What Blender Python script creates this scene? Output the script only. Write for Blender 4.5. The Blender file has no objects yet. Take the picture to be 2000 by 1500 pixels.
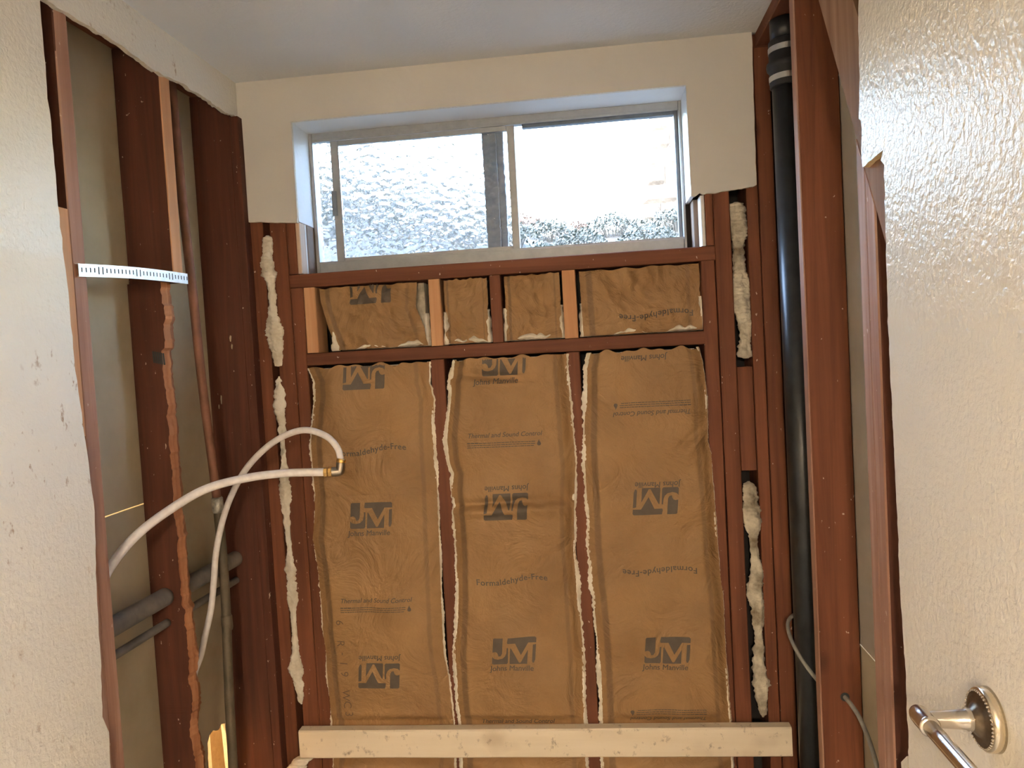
import bpy, bmesh, math, random
from mathutils import Vector, Matrix, noise

# ------------------------------------------------------------------ camera
# X runs along the window wall, Y goes from the camera to the window wall, Z is up (metres)
YAW, PITCH, ROLL, FPX, CAMH = 0.1122485, 0.0411163, -0.05554745, 1500.0, 1.57
C = bpy.context.scene.collection
_F = Vector((-math.sin(YAW) * math.cos(PITCH), math.cos(YAW) * math.cos(PITCH), -math.sin(PITCH)))
_R0 = Vector((math.cos(YAW), math.sin(YAW), 0)); _U0 = _R0.cross(_F)
_R = _R0 * math.cos(ROLL) + _U0 * math.sin(ROLL)
_U = -_R0 * math.sin(ROLL) + _U0 * math.cos(ROLL)
cd = bpy.data.cameras.new('camera'); cam = bpy.data.objects.new('camera', cd); C.objects.link(cam)
cd.sensor_width = 36.0; cd.lens = FPX / 2000 * 36.0; cd.clip_start = 0.02
cam.matrix_world = Matrix(((_R.x, _U.x, -_F.x, 0), (_R.y, _U.y, -_F.y, 0), (_R.z, _U.z, -_F.z, CAMH), (0, 0, 0, 1)))
sc = bpy.context.scene; sc.camera = cam

# ------------------------------------------------------------------ light
w = bpy.data.worlds.new('world'); sc.world = w; w.use_nodes = True
wn = w.node_tree.nodes; wl = w.node_tree.links
bg = wn['Background']
sky = wn.new('ShaderNodeTexSky'); sky.sky_type = 'NISHITA'; sky.sun_disc = False
sky.sun_elevation = math.radians(48); sky.sun_rotation = math.radians(200)
sky.air_density = 1.3; sky.dust_density = 3.5; sky.ozone_density = 1.0
wl.new(sky.outputs[0], bg.inputs[0]); bg.inputs[1].default_value = 1.7
sd = bpy.data.lights.new('sun', 'SUN'); sd.energy = 0.8; sd.angle = 0.01; sd.color = (1, .95, .86)
sun = bpy.data.objects.new('sun', sd); C.objects.link(sun)
sun.rotation_euler = Vector((0.30, 0.75, -1.0)).to_track_quat('-Z', 'Y').to_euler()
vs = sc.view_settings
vs.view_transform = 'Standard'; vs.look = 'None'; vs.gamma = 1.0; vs.use_curve_mapping = False; vs.exposure = 2.15

# ------------------------------------------------------------------ helpers
random.seed(7)
def ray(u, v): return _F + _R * ((u - 1000) / FPX) + _U * ((750 - v) / FPX)
def PY(u, v, Y=2.30):
    r = ray(u, v); t = Y / r.y; return Vector((r.x * t, Y, r.z * t + CAMH))
def PXp(u, v, X):
    r = ray(u, v); t = X / r.x; return Vector((X, r.y * t, r.z * t + CAMH))
def N(x, y=0.0, z=0.0): return noise.noise(Vector((x, y, z)))

def link(name, me, mat=None, parent=None, smooth=False):
    o = bpy.data.objects.new(name, me); C.objects.link(o)
    if mat is not None:
        for m in (mat if isinstance(mat, (list, tuple)) else [mat]): me.materials.append(m)
    if parent is not None: o.parent = parent
    if smooth: me.polygons.foreach_set('use_smooth', [True] * len(me.polygons))
    return o
def mesh(name, vs_, fs): 
    me = bpy.data.meshes.new(name); me.from_pydata([tuple(v) for v in vs_], [], fs); me.update(); return me
def tag(o, label, cat, group=None):
    o['label'] = label; o['category'] = cat
    if group: o['group'] = group
    return o
def struct(o): o['kind'] = 'structure'; return o
def empty(name, loc=(0, 0, 0)):
    o = bpy.data.objects.new(name, None); o.location = loc; o.empty_display_size = .05; C.objects.link(o); return o
def settle(o, root):  # parent built in world coordinates under an Empty that stands elsewhere
    o.parent = root; o.matrix_parent_inverse = Matrix.Translation(-Vector(root.location)); return o

class MB:
    def __init__(s): s.v = []; s.f = []; s.m = []
    def add(s, vs_, fs, m=0):
        b = len(s.v); s.v += [tuple(v) for v in vs_]
        s.f += [tuple(i + b for i in f) for f in fs]; s.m += [m] * len(fs)
    def build(s, name, mat, parent=None, smooth=False):
        me = mesh(name, s.v, s.f); o = link(name, me, mat, parent, smooth)
        me.polygons.foreach_set('material_index', s.m); return o
    def box(s, x0, x1, y0, y1, z0, z1, m=0, c=0.0):
        if c <= 0:
            v = [(x, y, z) for z in (z0, z1) for y in (y0, y1) for x in (x0, x1)]
            s.add(v, [(0, 2, 3, 1), (4, 5, 7, 6), (0, 1, 5, 4), (2, 6, 7, 3), (0, 4, 6, 2), (1, 3, 7, 5)], m)
        else:
            ring = [(x0 + c, y0), (x1 - c, y0), (x1, y0 + c), (x1, y1 - c), (x1 - c, y1), (x0 + c, y1), (x0, y1 - c), (x0, y0 + c)]
            v = [(x, y, z) for z in (z0, z1) for x, y in ring]
            s.add(v, [tuple(range(7, -1, -1)), tuple(range(8, 16))] + [(i, (i + 1) % 8, 8 + (i + 1) % 8, 8 + i) for i in range(8)], m)

def lumber(name, x0, x1, y0, y1, z0, z1, mat, parent, axis='z', wob=0.0012, ch=0.0022, dz=(0, 0), seed=None):
    """one piece of framing lumber: eased edges, slightly wandering faces. dz lifts its two ends (for sloping pieces)"""
    s = seed if seed is not None else random.random() * 99
    lo = {'x': (x0, x1), 'y': (y0, y1), 'z': (z0, z1)}
    L0, L1 = lo[axis]; (a0, a1), (b0, b1) = [lo[k] for k in 'xyz' if k != axis]
    n = max(2, int((L1 - L0) / 0.06)); v = []; f = []
    for i in range(n + 1):
        t = L0 + (L1 - L0) * i / n
        d = [wob * N(s + k * 7.3, t * 5.0, s) for k in range(4)]
        p0, p1, q0, q1 = a0 + d[0], a1 + d[1], b0 + d[2], b1 + d[3]
        ring = [(p0 + ch, q0), (p1 - ch, q0), (p1, q0 + ch), (p1, q1 - ch), (p1 - ch, q1), (p0 + ch, q1), (p0, q1 - ch), (p0, q0 + ch)]
        lift = dz[0] + (dz[1] - dz[0]) * i / n
        for p, q in ring:
            v.append({'z': (p, q, t), 'x': (t, p, q + lift), 'y': (p, t, q + lift)}[axis])
    for i in range(n):
        for k in range(8):
            a, b = i * 8 + k, i * 8 + (k + 1) % 8
            f.append((a, b, b + 8, a + 8) if axis != 'y' else (b, a, a + 8, b + 8))
    f.append(tuple(range(7, -1, -1)) if axis != 'y' else tuple(range(8)))
    e = n * 8; f.append(tuple(range(e, e + 8)) if axis != 'y' else tuple(range(e + 7, e - 1, -1)))
    return link(name, mesh(name, v, f), mat, parent)

def catmull(pts, per=10):
    P = [Vector(p) for p in pts]; P = [P[0] * 2 - P[1]] + P + [P[-1] * 2 - P[-2]]; out = []
    for i in range(1, len(P) - 2):
        a, b, c, d = P[i - 1:i + 3]
        for k in range(per):
            t = k / per
            out.append(.5 * ((2 * b) + (c - a) * t + (2 * a - 5 * b + 4 * c - d) * t * t + (3 * b - a - 3 * c + d) * t ** 3))
    out.append(P[-2]); return out
def tube(mb, path, r, seg=14, m=0, cap=True):
    path = [Vector(p) for p in path]; n = len(path)
    rad = r if callable(r) else (lambda t: r)
    T = (path[1] - path[0]).normalized(); nrm = T.orthogonal().normalized(); v = []
    for i in range(n):
        T2 = (path[min(i + 1, n - 1)] - path[max(i - 1, 0)]).normalized()
        nrm = (nrm - T2 * nrm.dot(T2)).normalized(); bi = T2.cross(nrm); R_ = rad(i / (n - 1))
        for k in range(seg):
            a = 2 * math.pi * k / seg; v.append(path[i] + nrm * (math.cos(a) * R_) + bi * (math.sin(a) * R_))
    f = [(i * seg + k, i * seg + (k + 1) % seg, (i + 1) * seg + (k + 1) % seg, (i + 1) * seg + k) for i in range(n - 1) for k in range(seg)]
    if cap: f += [tuple(range(seg - 1, -1, -1)), tuple(range((n - 1) * seg, n * seg))]
    mb.add(v, f, m)
def lathe(mb, base, axis, prof, seg=32, m=0):
    """prof: (distance along axis, radius)"""
    A = Vector(axis).normalized(); u = A.orthogonal().normalized(); w_ = A.cross(u); v = []
    for d, r in prof:
        for k in range(seg):
            a = 2 * math.pi * k / seg; v.append(Vector(base) + A * d + u * (math.cos(a) * r) + w_ * (math.sin(a) * r))
    n = len(prof)
    f = [(i * seg + k, i * seg + (k + 1) % seg, (i + 1) * seg + (k + 1) % seg, (i + 1) * seg + k) for i in range(n - 1) for k in range(seg)]
    f += [tuple(range(seg - 1, -1, -1)), tuple(range((n - 1) * seg, n * seg))]
    mb.add(v, f, m)

def rough(pts, step=0.012, amp=0.004, seed=0.0, closed=False):
    """subdivide a polyline and make it ragged, like torn board"""
    out = []; pts = list(pts); m = len(pts) if closed else len(pts) - 1
    for i in range(m):
        a = Vector(pts[i]); b = Vector(pts[(i + 1) % len(pts)]); L = (b - a).length; k = max(1, int(L / step))
        nrm = Vector((-(b - a).y, (b - a).x)).normalized() if L > 1e-6 else Vector((0, 0))
        for j in range(k):
            p = a.lerp(b, j / k); s = 0 if j == 0 else 1
            q = (N(p.x * 37 + seed, p.y * 37, seed) + .6 * N(p.x * 120, p.y * 120 + seed, 3)) * amp * s
            out.append((p.x + nrm.x * q, p.y + nrm.y * q))
    if not closed: out.append(tuple(pts[-1]))
    return out
def board(name, loops, to3d, thick, mats, parent=None):
    """flat board cut to an outline (loops[0]) with holes (the rest); to3d(a, b, depth)"""
    bm = bmesh.new(); fr = []; edges = []
    for lp in loops:
        vv = [bm.verts.new(to3d(a, b, 0)) for a, b in lp]
        edges += [bm.edges.new((vv[i], vv[(i + 1) % len(vv)])) for i in range(len(vv))]; fr.append(vv)
    bmesh.ops.triangle_fill(bm, use_beauty=True, use_dissolve=False, edges=edges)
    front = list(bm.faces)
    ref = Vector(to3d(0, 0, 0)) - Vector(to3d(0, 0, 1))
    for f_ in front:
        f_.normal_update()
        if f_.normal.dot(ref) < 0: f_.normal_flip()
    back = {}
    for lp, vv in zip(loops, fr):
        for (a, b), v_ in zip(lp, vv): back[v_] = bm.verts.new(to3d(a, b, thick))
    for f_ in front:
        nf = bm.faces.new([back[v_] for v_ in reversed(f_.verts)]); nf.material_index = 1
    for vv in fr:
        for i in range(len(vv)):
            a, b = vv[i], vv[(i + 1) % len(vv)]
            s = bm.faces.new((a, b, back[b], back[a])); s.material_index = 2
    sides = [f_ for f_ in bm.faces if f_.material_index == 2]
    bmesh.ops.recalc_face_normals(bm, faces=list(bm.faces))
    me = bpy.data.meshes.new(name); bm.to_mesh(me); bm.free()
    return link(name, me, mats, parent)

# ------------------------------------------------------------------ materials
class NT:
    def __init__(s, name):
        s.mat = bpy.data.materials.new(name); s.mat.use_nodes = True
        s.t = s.mat.node_tree; s.b = s.t.nodes['Principled BSDF']
    def n(s, t, **k):
        o = s.t.nodes.new('ShaderNode' + t)
        for a, v in k.items():
            if a in o.inputs: o.inputs[a].default_value = v
            else: setattr(o, a, v)
        return o
    def l(s, a, b): s.t.links.new(a, b)
    def ramp(s, src, stops):
        r = s.n('ValToRGB'); e = r.color_ramp.elements
        while len(e) < len(stops): e.new(.5)
        for el, (p, c) in zip(e, stops): el.position = p; el.color = (*c, 1) if len(c) == 3 else c
        s.l(src, r.inputs[0]); return r.outputs[0]
    def mix(s, f, a, b, mode='MIX'):
        m = s.n('Mix', data_type='RGBA', blend_type=mode)
        for sock, val in ((m.inputs[0], f), (m.inputs[6], a), (m.inputs[7], b)):
            if hasattr(val, 'is_linked'): s.l(val, sock)
            elif isinstance(val, (int, float)): sock.default_value = val
            else: sock.default_value = (*val, 1)
        return m.outputs[2]
    def coords(s, scale=(1, 1, 1), rnd=0.0, which='Object'):
        tc = s.n('TexCoord'); mp = s.n('Mapping'); mp.inputs['Scale'].default_value = scale
        s.l(tc.outputs[which], mp.inputs[0])
        if rnd:
            oi = s.n('ObjectInfo'); mu = s.n('Math', operation='MULTIPLY'); mu.inputs[1].default_value = rnd
            s.l(oi.outputs['Random'], mu.inputs[0]); s.l(mu.outputs[0], mp.inputs['Location'])
        return mp.outputs[0]
    def noise(s, vec, scale, detail=4, rough=.55, dist=0.0):
        q = s.n('TexNoise'); q.inputs['Scale'].default_value = scale; q.inputs['Detail'].default_value = detail
        q.inputs['Roughness'].default_value = rough; q.inputs['Distortion'].default_value = dist
        s.l(vec, q.inputs['Vector']); return q.outputs['Fac']
    def bump(s, h, dist, strength=1.0, prev=None):
        b = s.n('Bump'); b.inputs['Distance'].default_value = dist; b.inputs['Strength'].default_value = strength
        s.l(h, b.inputs['Height'])
        if prev is not None: s.l(prev, b.inputs['Normal'])
        s.l(b.outputs[0], s.b.inputs['Normal']); return b.outputs[0]
    def set(s, **k):
        for a, v in k.items(): s.b.inputs[a.replace('_', ' ')].default_value = (*v, 1) if isinstance(v, tuple) and len(v) == 3 else v
        return s

def wood(name, c1, c2, c3, axis='z', rough=.6, specks=.0, grain=1.0, knots=0.0):
    t = NT(name); g = {'z': (38, 38, 1.6), 'x': (1.6, 38, 38), 'y': (38, 1.6, 38)}[axis]
    v = t.coords(g, rnd=31.0)
    a = t.noise(v, 1.0, 5, .6, .6); b = t.noise(t.coords((6, 6, 1.2) if axis == 'z' else (1.2, 6, 6), rnd=17.0), 1.0, 3)
    col = t.ramp(a, [(.28, c1), (.52, c2), (.75, c3)])
    col = t.mix(t.ramp(b, [(.35, (0, 0, 0)), (.75, (.55, .55, .55))]), col, c1)
    if knots:
        vo = t.n('TexVoronoi', feature='F1'); vo.inputs['Scale'].default_value = 3.2
        t.l(t.coords((1, 1, .55) if axis == 'z' else (.55, 1, 1), rnd=9.0), vo.inputs['Vector'])
        col = t.mix(t.ramp(vo.outputs['Distance'], [(.03, (knots,) * 3), (.075, (0, 0, 0))]), col, tuple(x * .3 for x in c1))
    if specks:
        sp = t.noise(t.coords((1, 1, .6), rnd=11.0), 95, 2, .5)
        col = t.mix(t.ramp(sp, [(.735 - specks, (0, 0, 0)), (.77 - specks, (.8, .8, .8))]), col, (.62, .50, .40))
    t.l(col, t.b.inputs['Base Color']); t.set(Roughness=rough + .1); t.b.inputs['Specular IOR Level'].default_value = .28
    t.bump(a, .0012 * grain, .8)
    return t.mat
RED = ((.100, .032, .014), (.172, .057, .025), (.24, .086, .040))
M = {}
M['red_z'] = wood('redwood_upright', *RED, 'z', .55, .003, knots=.8)
M['red_x'] = wood('redwood_level', *RED, 'x', .55, .003)
M['red_y'] = wood('redwood_plate', *RED, 'y', .6, .003)
M['dark_z'] = wood('dark_and_shaded_wood', (.055, .018, .010), (.095, .030, .016), (.135, .045, .024), 'z', .6, .006, knots=.6)  # dark wood; also paints in the shade on the doubled stud
M['pink_z'] = wood('weathered_stud_edge', (.27, .135, .088), (.37, .205, .14), (.52, .36, .28), 'z', .6, .01)
M['tan_z'] = wood('fresh_fir', (.46, .22, .10), (.58, .31, .155), (.66, .40, .22), 'z', .6, .0)
M['split_z'] = wood('splintered_wood', (.22, .075, .030), (.40, .18, .085), (.55, .30, .16), 'z', .7, .0, 4.0)
M['brace'] = wood('brace_wood', (.21, .110, .058), (.30, .170, .095), (.40, .25, .155), 'z', .7, .0)

def paint(name, col, col2, rgh, scale=85, depth=.0022, stain=None, low=None):
    t = NT(name); v = t.coords()
    n1 = t.noise(v, scale, 3, .5, .3); n2 = t.noise(v, 2.2, 3, .5)
    c = t.ramp(n2, [(.3, col), (.7, col2)]); r = None
    fine = t.noise(v, scale * 3.5, 2, .5)
    if low is not None:   # below this height the wall carries bare, dull joint compound (it was behind the tub surround)
        sx = t.n('SeparateXYZ'); t.l(v, sx.inputs[0])
        wv = t.n('Math', operation='MULTIPLY_ADD'); t.l(n2, wv.inputs[0]); wv.inputs[1].default_value = .02; t.l(sx.outputs[2], wv.inputs[2])
        k = t.n('MapRange'); k.inputs['From Min'].default_value = low[0]; k.inputs['From Max'].default_value = low[0] + .006
        t.l(wv.outputs[0], k.inputs[0])
        c = t.mix(k.outputs[0], low[1], c)
        rr = t.n('MapRange'); rr.inputs['To Min'].default_value = .62; rr.inputs['To Max'].default_value = rgh
        t.l(k.outputs[0], rr.inputs[0]); t.l(rr.outputs[0], t.b.inputs['Roughness'])
    if stain:
        s1 = t.noise(t.coords((1, 1, .6)), 42, 4, .65); s2 = t.noise(v, 1.6, 2)
        m = t.n('Math', operation='MULTIPLY'); t.l(t.ramp(s1, [(.62, (0, 0, 0)), (.72, (1, 1, 1))]), m.inputs[0]); t.l(t.ramp(s2, [(.48, (0, 0, 0)), (.62, (1, 1, 1))]), m.inputs[1])
        c = t.mix(m.outputs[0], c, stain)
    t.l(c, t.b.inputs['Base Color'])
    if low is None: t.set(Roughness=rgh)
    t.b.inputs['Specular IOR Level'].default_value = .16
    b = t.bump(n1, depth, .9); t.bump(fine, depth * .18, .6, b)
    return t.mat
M['wall_r'] = paint('satin_wall_paint', (.76, .71, .61), (.80, .75, .65), .30, 95, .0030)
M['wall_l'] = paint('satin_wall_paint_over_compound', (.77, .74, .66), (.81, .78, .70), .30, 95, .0030, stain=(.34, .20, .10), low=(1.815, (.80, .77, .69)))
M['wall_b'] = paint('flat_wall_paint', (.64, .615, .57), (.68, .655, .61), .55, 60, .0006)
M['ceil'] = paint('ceiling_paint', (.68, .70, .71), (.73, .75, .76), .5, 90, .0016)
M['reveal'] = paint('reveal_paint', (.72, .74, .74), (.76, .78, .78), .45, 70, .0008)
M['floor'] = paint('floor_sheet', (.50, .52, .54), (.56, .58, .60), .5, 20, .0004)
def flat(name, col, col2=None, rgh=.7, metal=0.0, scale=20, depth=.0005, **kw):
    t = NT(name); v = t.coords(rnd=5.0); n1 = t.noise(v, scale, 4, .6)
    t.l(t.ramp(n1, [(.35, col), (.68, col2 or tuple(x * 1.15 for x in col))]), t.b.inputs['Base Color'])
    t.set(Roughness=rgh, Metallic=metal)
    if depth: t.bump(n1, depth, .7)
    if kw: t.set(**kw)
    return t.mat
M['gyp'] = flat('gypsum_core', (.66, .60, .48), (.78, .73, .62), .95, 0, 160, .002)
M['gyp_yellow'] = flat('gypsum_crumbs', (.62, .47, .24), (.74, .62, .40), .95, 0, 160, .002)
M['boardback'] = flat('board_back_paper', (.42, .35, .23), (.50, .43, .30), .8, 0, 5, .0002)
M['greyback'] = flat('board_back_grey', (.38, .34, .27), (.46, .42, .35), .8, 0, 5, .0002)
M['sheath'] = flat('building_paper', (.018, .016, .014), (.035, .03, .026), .9, 0, 12)
M['abs'] = flat('black_pipe', (.012, .013, .014), (.022, .024, .026), .32, 0, 30, .0001)
M['rubber'] = flat('rubber_sleeve', (.010, .010, .011), (.018, .018, .019), .6, 0, 60)
M['steel'] = flat('stainless_band', (.55, .55, .53), (.66, .66, .64), .28, 1.0, 40, .0001)
M['galv'] = flat('galvanised_steel', (.62, .64, .63), (.78, .80, .79), .38, .55, 60, .0002)
M['slot'] = flat('dark_slot', (.02, .025, .025), None, .8)
M['nickel'] = flat('brushed_nickel', (.60, .54, .46), (.68, .62, .54), .20, 1.0, 60, .00005)
M['nickel_dark'] = flat('tarnished_nickel', (.20, .15, .10), (.30, .24, .17), .35, 1.0, 60, .0002)
M['nickel_pale'] = flat('polished_rim', (.76, .66, .50), (.82, .73, .58), .22, 1.0, 30, .00005)
M['brass'] = flat('brass', (.70, .42, .12), (.80, .52, .20), .28, 1.0, 30, .0001)
M['bronze'] = flat('grey_bronze', (.34, .29, .23), (.42, .37, .30), .3, 1.0, 30, .0001)
M['copper'] = flat('aged_copper', (.17, .075, .042), (.26, .115, .07), .62, .25, 14, .0002)
M['verdigris'] = flat('tarnished_pipe', (.10, .085, .055), (.17, .13, .085), .6, .3, 18, .0006)
M['solder'] = flat('solder_joint', (.26, .25, .22), (.55, .52, .45), .5, .5, 90, .002)
M['dustpipe'] = flat('dusty_drain_pipe', (.115, .105, .095), (.23, .20, .165), .75, 0, 9, .0004)
M['cable'] = flat('grey_cable', (.24, .23, .20), (.33, .32, .28), .55, 0, 40, .0003)
M['alu'] = flat('window_aluminium', (.34, .36, .37), (.40, .42, .43), .45, .35, 30, .0001)
M['alu_dark'] = flat('dark_aluminium', (.17, .20, .23), (.23, .26, .29), .45, .35, 30, .0001)
M['plaster'] = flat('white_plaster', (.78, .76, .72), (.85, .83, .80), .9, 0, 50, .002)
M['jamb_raw'] = wood('raw_jamb', (.48, .34, .24), (.64, .50, .38), (.78, .66, .54), 'z', .7)
M['brownply'] = flat('brown_jamb', (.16, .11, .08), (.24, .17, .12), .8, 0, 10)
t = NT('hose_plastic'); t.set(Base_Color=(.83, .78, .76), Roughness=.35)
t.l(t.ramp(t.noise(t.coords(), 60, 2), [(.3, (.74, .69, .67)), (.7, (.86, .82, .80))]), t.b.inputs['Base Color']); M['pex'] = t.mat
# white painted 2x4 with dirt, rings and a stamp-like smudge
t = NT('dirty_pale_board'); v = t.coords((1, 1, 1)); a = t.noise(t.coords((2.0, 30, 30)), 1, 4)
c = t.ramp(a, [(.3, (.80, .68, .50)), (.7, (.88, .77, .60))])
d = t.noise(t.coords((1.3, 1, 1)), 26, 6, .7); c = t.mix(t.ramp(d, [(.585, (0, 0, 0)), (.70, (.7, .7, .7))]), c, (.20, .12, .06))
sx = t.n('SeparateXYZ'); t.l(v, sx.inputs[0]); rr = t.ramp(t.noise(v, 7, 2), [(.60, (0, 0, 0)), (.8, (.4, .4, .4))]); c = t.mix(rr, c, (.36, .25, .15))
t.l(c, t.b.inputs['Base Color']); t.set(Roughness=.55); t.bump(a, .0006); M['plank'] = t.mat
# fibreglass
def fluff_mat(name, c1, c2):
    t = NT(name); v = t.coords(); a = t.noise(v, 55, 6, .7); b = t.noise(v, 14, 4, .6)
    c = t.ramp(b, [(.30, c1), (.62, c2)]); t.l(c, t.b.inputs['Base Color']); t.set(Roughness=1.0, Sheen_Weight=.2)
    q = t.bump(b, .012, .8); t.bump(a, .005, .9, q); return t.mat
M['fluff'] = fluff_mat('fibreglass_white', (.60, .52, .38), (.86, .80, .68))
M['fluff_dirty'] = fluff_mat('fibreglass_dirty', (.20, .15, .09), (.74, .67, .52))
# kraft paper facing: u runs across the batt; two glue stripes along each edge
t = NT('kraft_paper'); uv = t.n('TexCoord'); sp = t.n('SeparateXYZ'); t.l(uv.outputs['UV'], sp.inputs[0])
v = t.coords(); a = t.noise(v, 5, 5, .6); f = t.noise(v, 240, 3, .6)
c = t.ramp(a, [(.25, (.255, .138, .050)), (.72, (.375, .213, .084))])
st = t.ramp(sp.outputs[0], [(.0, (.1,) * 3), (.048, (.0,) * 3), (.060, (.75,) * 3), (.097, (.75,) * 3), (.110, (.0,) * 3), (.880, (.0,) * 3), (.892, (.5,) * 3), (.912, (.5,) * 3), (.925, (.0,) * 3), (1, (.1,) * 3)])
c = t.mix(st, c, (.17, .10, .048)); c = t.mix(t.ramp(f, [(.4, (0, 0, 0)), (.8, (.25,) * 3)]), c, (.22, .13, .06))
t.l(c, t.b.inputs['Base Color']); t.set(Roughness=.62)
q = t.bump(t.noise(v, 7, 5, .6, 1.2), .022, .9); t.bump(t.noise(v, 45, 4, .6), .0015, .6, q); M['kraft'] = t.mat
M['ink'] = flat('printing_ink', (.085, .065, .045), (.11, .085, .06), .6, 0, 30, 0)
M['ink_red'] = flat('printing_ink_brown', (.13, .075, .040), (.16, .095, .05), .6, 0, 30, 0)
# glass
t = NT('hammered_glass'); vo = t.n('TexVoronoi', feature='SMOOTH_F1'); vo.inputs['Scale'].default_value = 46; vo.inputs['Smoothness'].default_value = .6
t.l(t.coords((1, 1, 1.25)), vo.inputs['Vector'])
t.set(Base_Color=(.96, .985, 1.0), Roughness=.03, Transmission_Weight=1.0, IOR=1.48); t.bump(vo.outputs['Distance'], .0055, 1.0); M['glass'] = t.mat
# outside
M['soil'] = flat('hillside_soil', (.07, .07, .062), (.10, .10, .09), .95, 0, 6, .01)
M['leaf'] = flat('dry_leaf', (.055, .068, .058), (.120, .130, .110), .8, 0, 30, 0)
M['leaf_red'] = flat('reddish_leaf', (.10, .070, .058), (.17, .125, .10), .8, 0, 30, 0)
M['twig'] = flat('bleached_twig', (.16, .16, .15), (.26, .26, .24), .8, 0, 30, 0)
M['block'] = flat('split_face_block', (.050, .047, .042), (.078, .074, .067), .95, 0, 9, .02)
t = NT('neighbour_paint'); t.set(Base_Color=(.74, .56, .32), Roughness=.7); t.l(t.ramp(t.noise(t.coords(), 4), [(.3, (.72, .54, .30)), (.7, (.77, .60, .36))]), t.b.inputs['Base Color']); M['peach'] = t.mat
t = NT('lamp_globe'); t.set(Base_Color=(.9, .85, .75), Emission_Color=(1.0, .80, .60), Emission_Strength=225.0); M['globe'] = t.mat

# ------------------------------------------------------------------ the setting
XL, XR, YB, ZC, YN = -1.058, 0.477, 2.287, 2.44, -1.40   # finished faces: left, right, window wall, ceiling, wall behind the camera
FL, FR, FB = -1.071, 0.490, 2.300                          # faces of the bare framing
b = MB(); b.box(-2.4, 1.2, YN - .12, 2.47, ZC, ZC + .09); struct(b.build('ceiling', M['ceil']))
b = MB(); b.box(-2.4, 1.2, YN - .12, 2.47, -.08, 0); struct(b.build('floor', M['floor']))
b = MB(); b.box(-1.3, .7, YN - .1, YN, .0, ZC); struct(b.build('wall_near', M['wall_b']))
nb = MB()
nb.box(-2.3, -2.2, .6, 2.46, 0, ZC); nb.box(-2.2, -1.23, .6, .7, 0, ZC); nb.box(-2.2, -1.215, 2.39, 2.44, 0, ZC)
struct(nb.build('wall_adjoining_room', M['peach']))

# --- left wall: painted board with its torn opening
cut = [PXp(u, v_, XL) for u, v_ in [(215, 1490), (213, 1430), (200, 1400), (198, 1300), (190, 1180), (185, 1000), (165, 850), (145, 700), (131, 550), (113, 400), (105, 300), (90, 150), (78, 0)]]
top = [PXp(u, v_, XL) for u, v_ in [(90, 0), (160, 43), (215, 75), (265, 110), (305, 140), (350, 160), (400, 190), (440, 220), (460, 228)]]
ol = [(YN, 0), (1.465, 0), (1.468, .5)] + [(p.y, p.z) for p in cut]
ol = ol[:2] + rough(ol[2:], .02, .004, 1.3)
ol += rough([(p.y, p.z) for p in top], .010, .006, 4.1) + [(YB, 2.333), (YB, ZC), (YN, ZC)]
wall_l = struct(board('wall_left', [ol], lambda a, b_, d: (XL - d, a, b_), .0128, [M['wall_l'], M['boardback'], M['gyp']]))
lumber('stud', -1.195, FL, 1.493, 1.536, .04, 2.40, M['dark_z'], wall_l)
o = lumber('stud_facing', FL - .004, FL + .001, 1.4935, 1.5355, .06, 2.39, M['pink_z'], wall_l, wob=.0006)
lumber('sister_stud', -1.15, FL + .004, 1.448, 1.489, 1.445, 1.915, M['tan_z'], wall_l)
lumber('sister_stud', -1.15, FL + .004, 1.450, 1.490, .04, 1.437, M['pink_z'], wall_l)
# second stud: sound above the strap, its edge hacked away below
lumber('stud', -1.195, FL, 1.878, 1.926, 1.80, 2.40, M['dark_z'], wall_l)
lumber('stud_facing', FL - .003, FL + .001, 1.8785, 1.9255, 1.80, 2.395, M['tan_z'], wall_l, wob=.0006)
def hacked():
    v = []; f = []; n = 260; z0, z1 = .04, 1.80
    for i in range(n + 1):
        z = z0 + (z1 - z0) * i / n
        e = -1.098 + .009 * N(z * 6, 1) + .006 * N(z * 23, 5) + .004 * (1 if N(z * 3.1, 9) > .05 else -1) + .004 * N(z * 70, 3) + .003 * N(z * 190, 8)
        w0 = 1.868 + .005 * N(z * 9, 20); w1 = 1.918 + .006 * N(z * 14, 30)
        e2 = e - .007 + .006 * N(z * 17, 40)
        wm = (w0 + w1) / 2 + .009 * N(z * 8, 60) + .004 * N(z * 60, 61); w1 += .004 * N(z * 90, 33)
        for p in [(-1.195, 1.872), (e2, w0), (e, wm), (e2 - .003, w1), (-1.195, 1.922)]: v.append((p[0], p[1], z))
    for i in range(n):
        for k in range(5):
            a, c_ = i * 5 + k, i * 5 + (k + 1) % 5; f.append((a, c_, c_ + 5, a + 5))
    f += [(4, 3, 2, 1, 0), tuple(n * 5 + k for k in range(5))]
    me = mesh('stud', v, f); o_ = link('stud', me, [M['dark_z'], M['split_z']], wall_l)
    me.polygons.foreach_set('material_index', [1 if (i < n * 5 and i % 5 in (1, 2)) else 0 for i in range(len(f))])
hacked()
for k in range(6):   # lumber grade stamp on the hacked stud
    p0 = PY(297 + k * 4, 686 + k * .8, 1.8655); b = MB()
    b.add([(p0.x, 1.8655, p0.z), (p0.x + .0042, 1.8655, p0.z), (p0.x + .0055, 1.8655, p0.z - .030), (p0.x + .0015, 1.8655, p0.z - .030),
           (p0.x, 1.8661, p0.z), (p0.x + .0042, 1.8661, p0.z), (p0.x + .0055, 1.8661, p0.z - .030), (p0.x + .0015, 1.8661, p0.z - .030)],
          [(0, 3, 2, 1), (4, 5, 6, 7), (0, 1, 5, 4), (1, 2, 6, 5), (2, 3, 7, 6), (3, 0, 4, 7)]); b.build('grade_stamp', M['slot'], wall_l)
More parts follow.
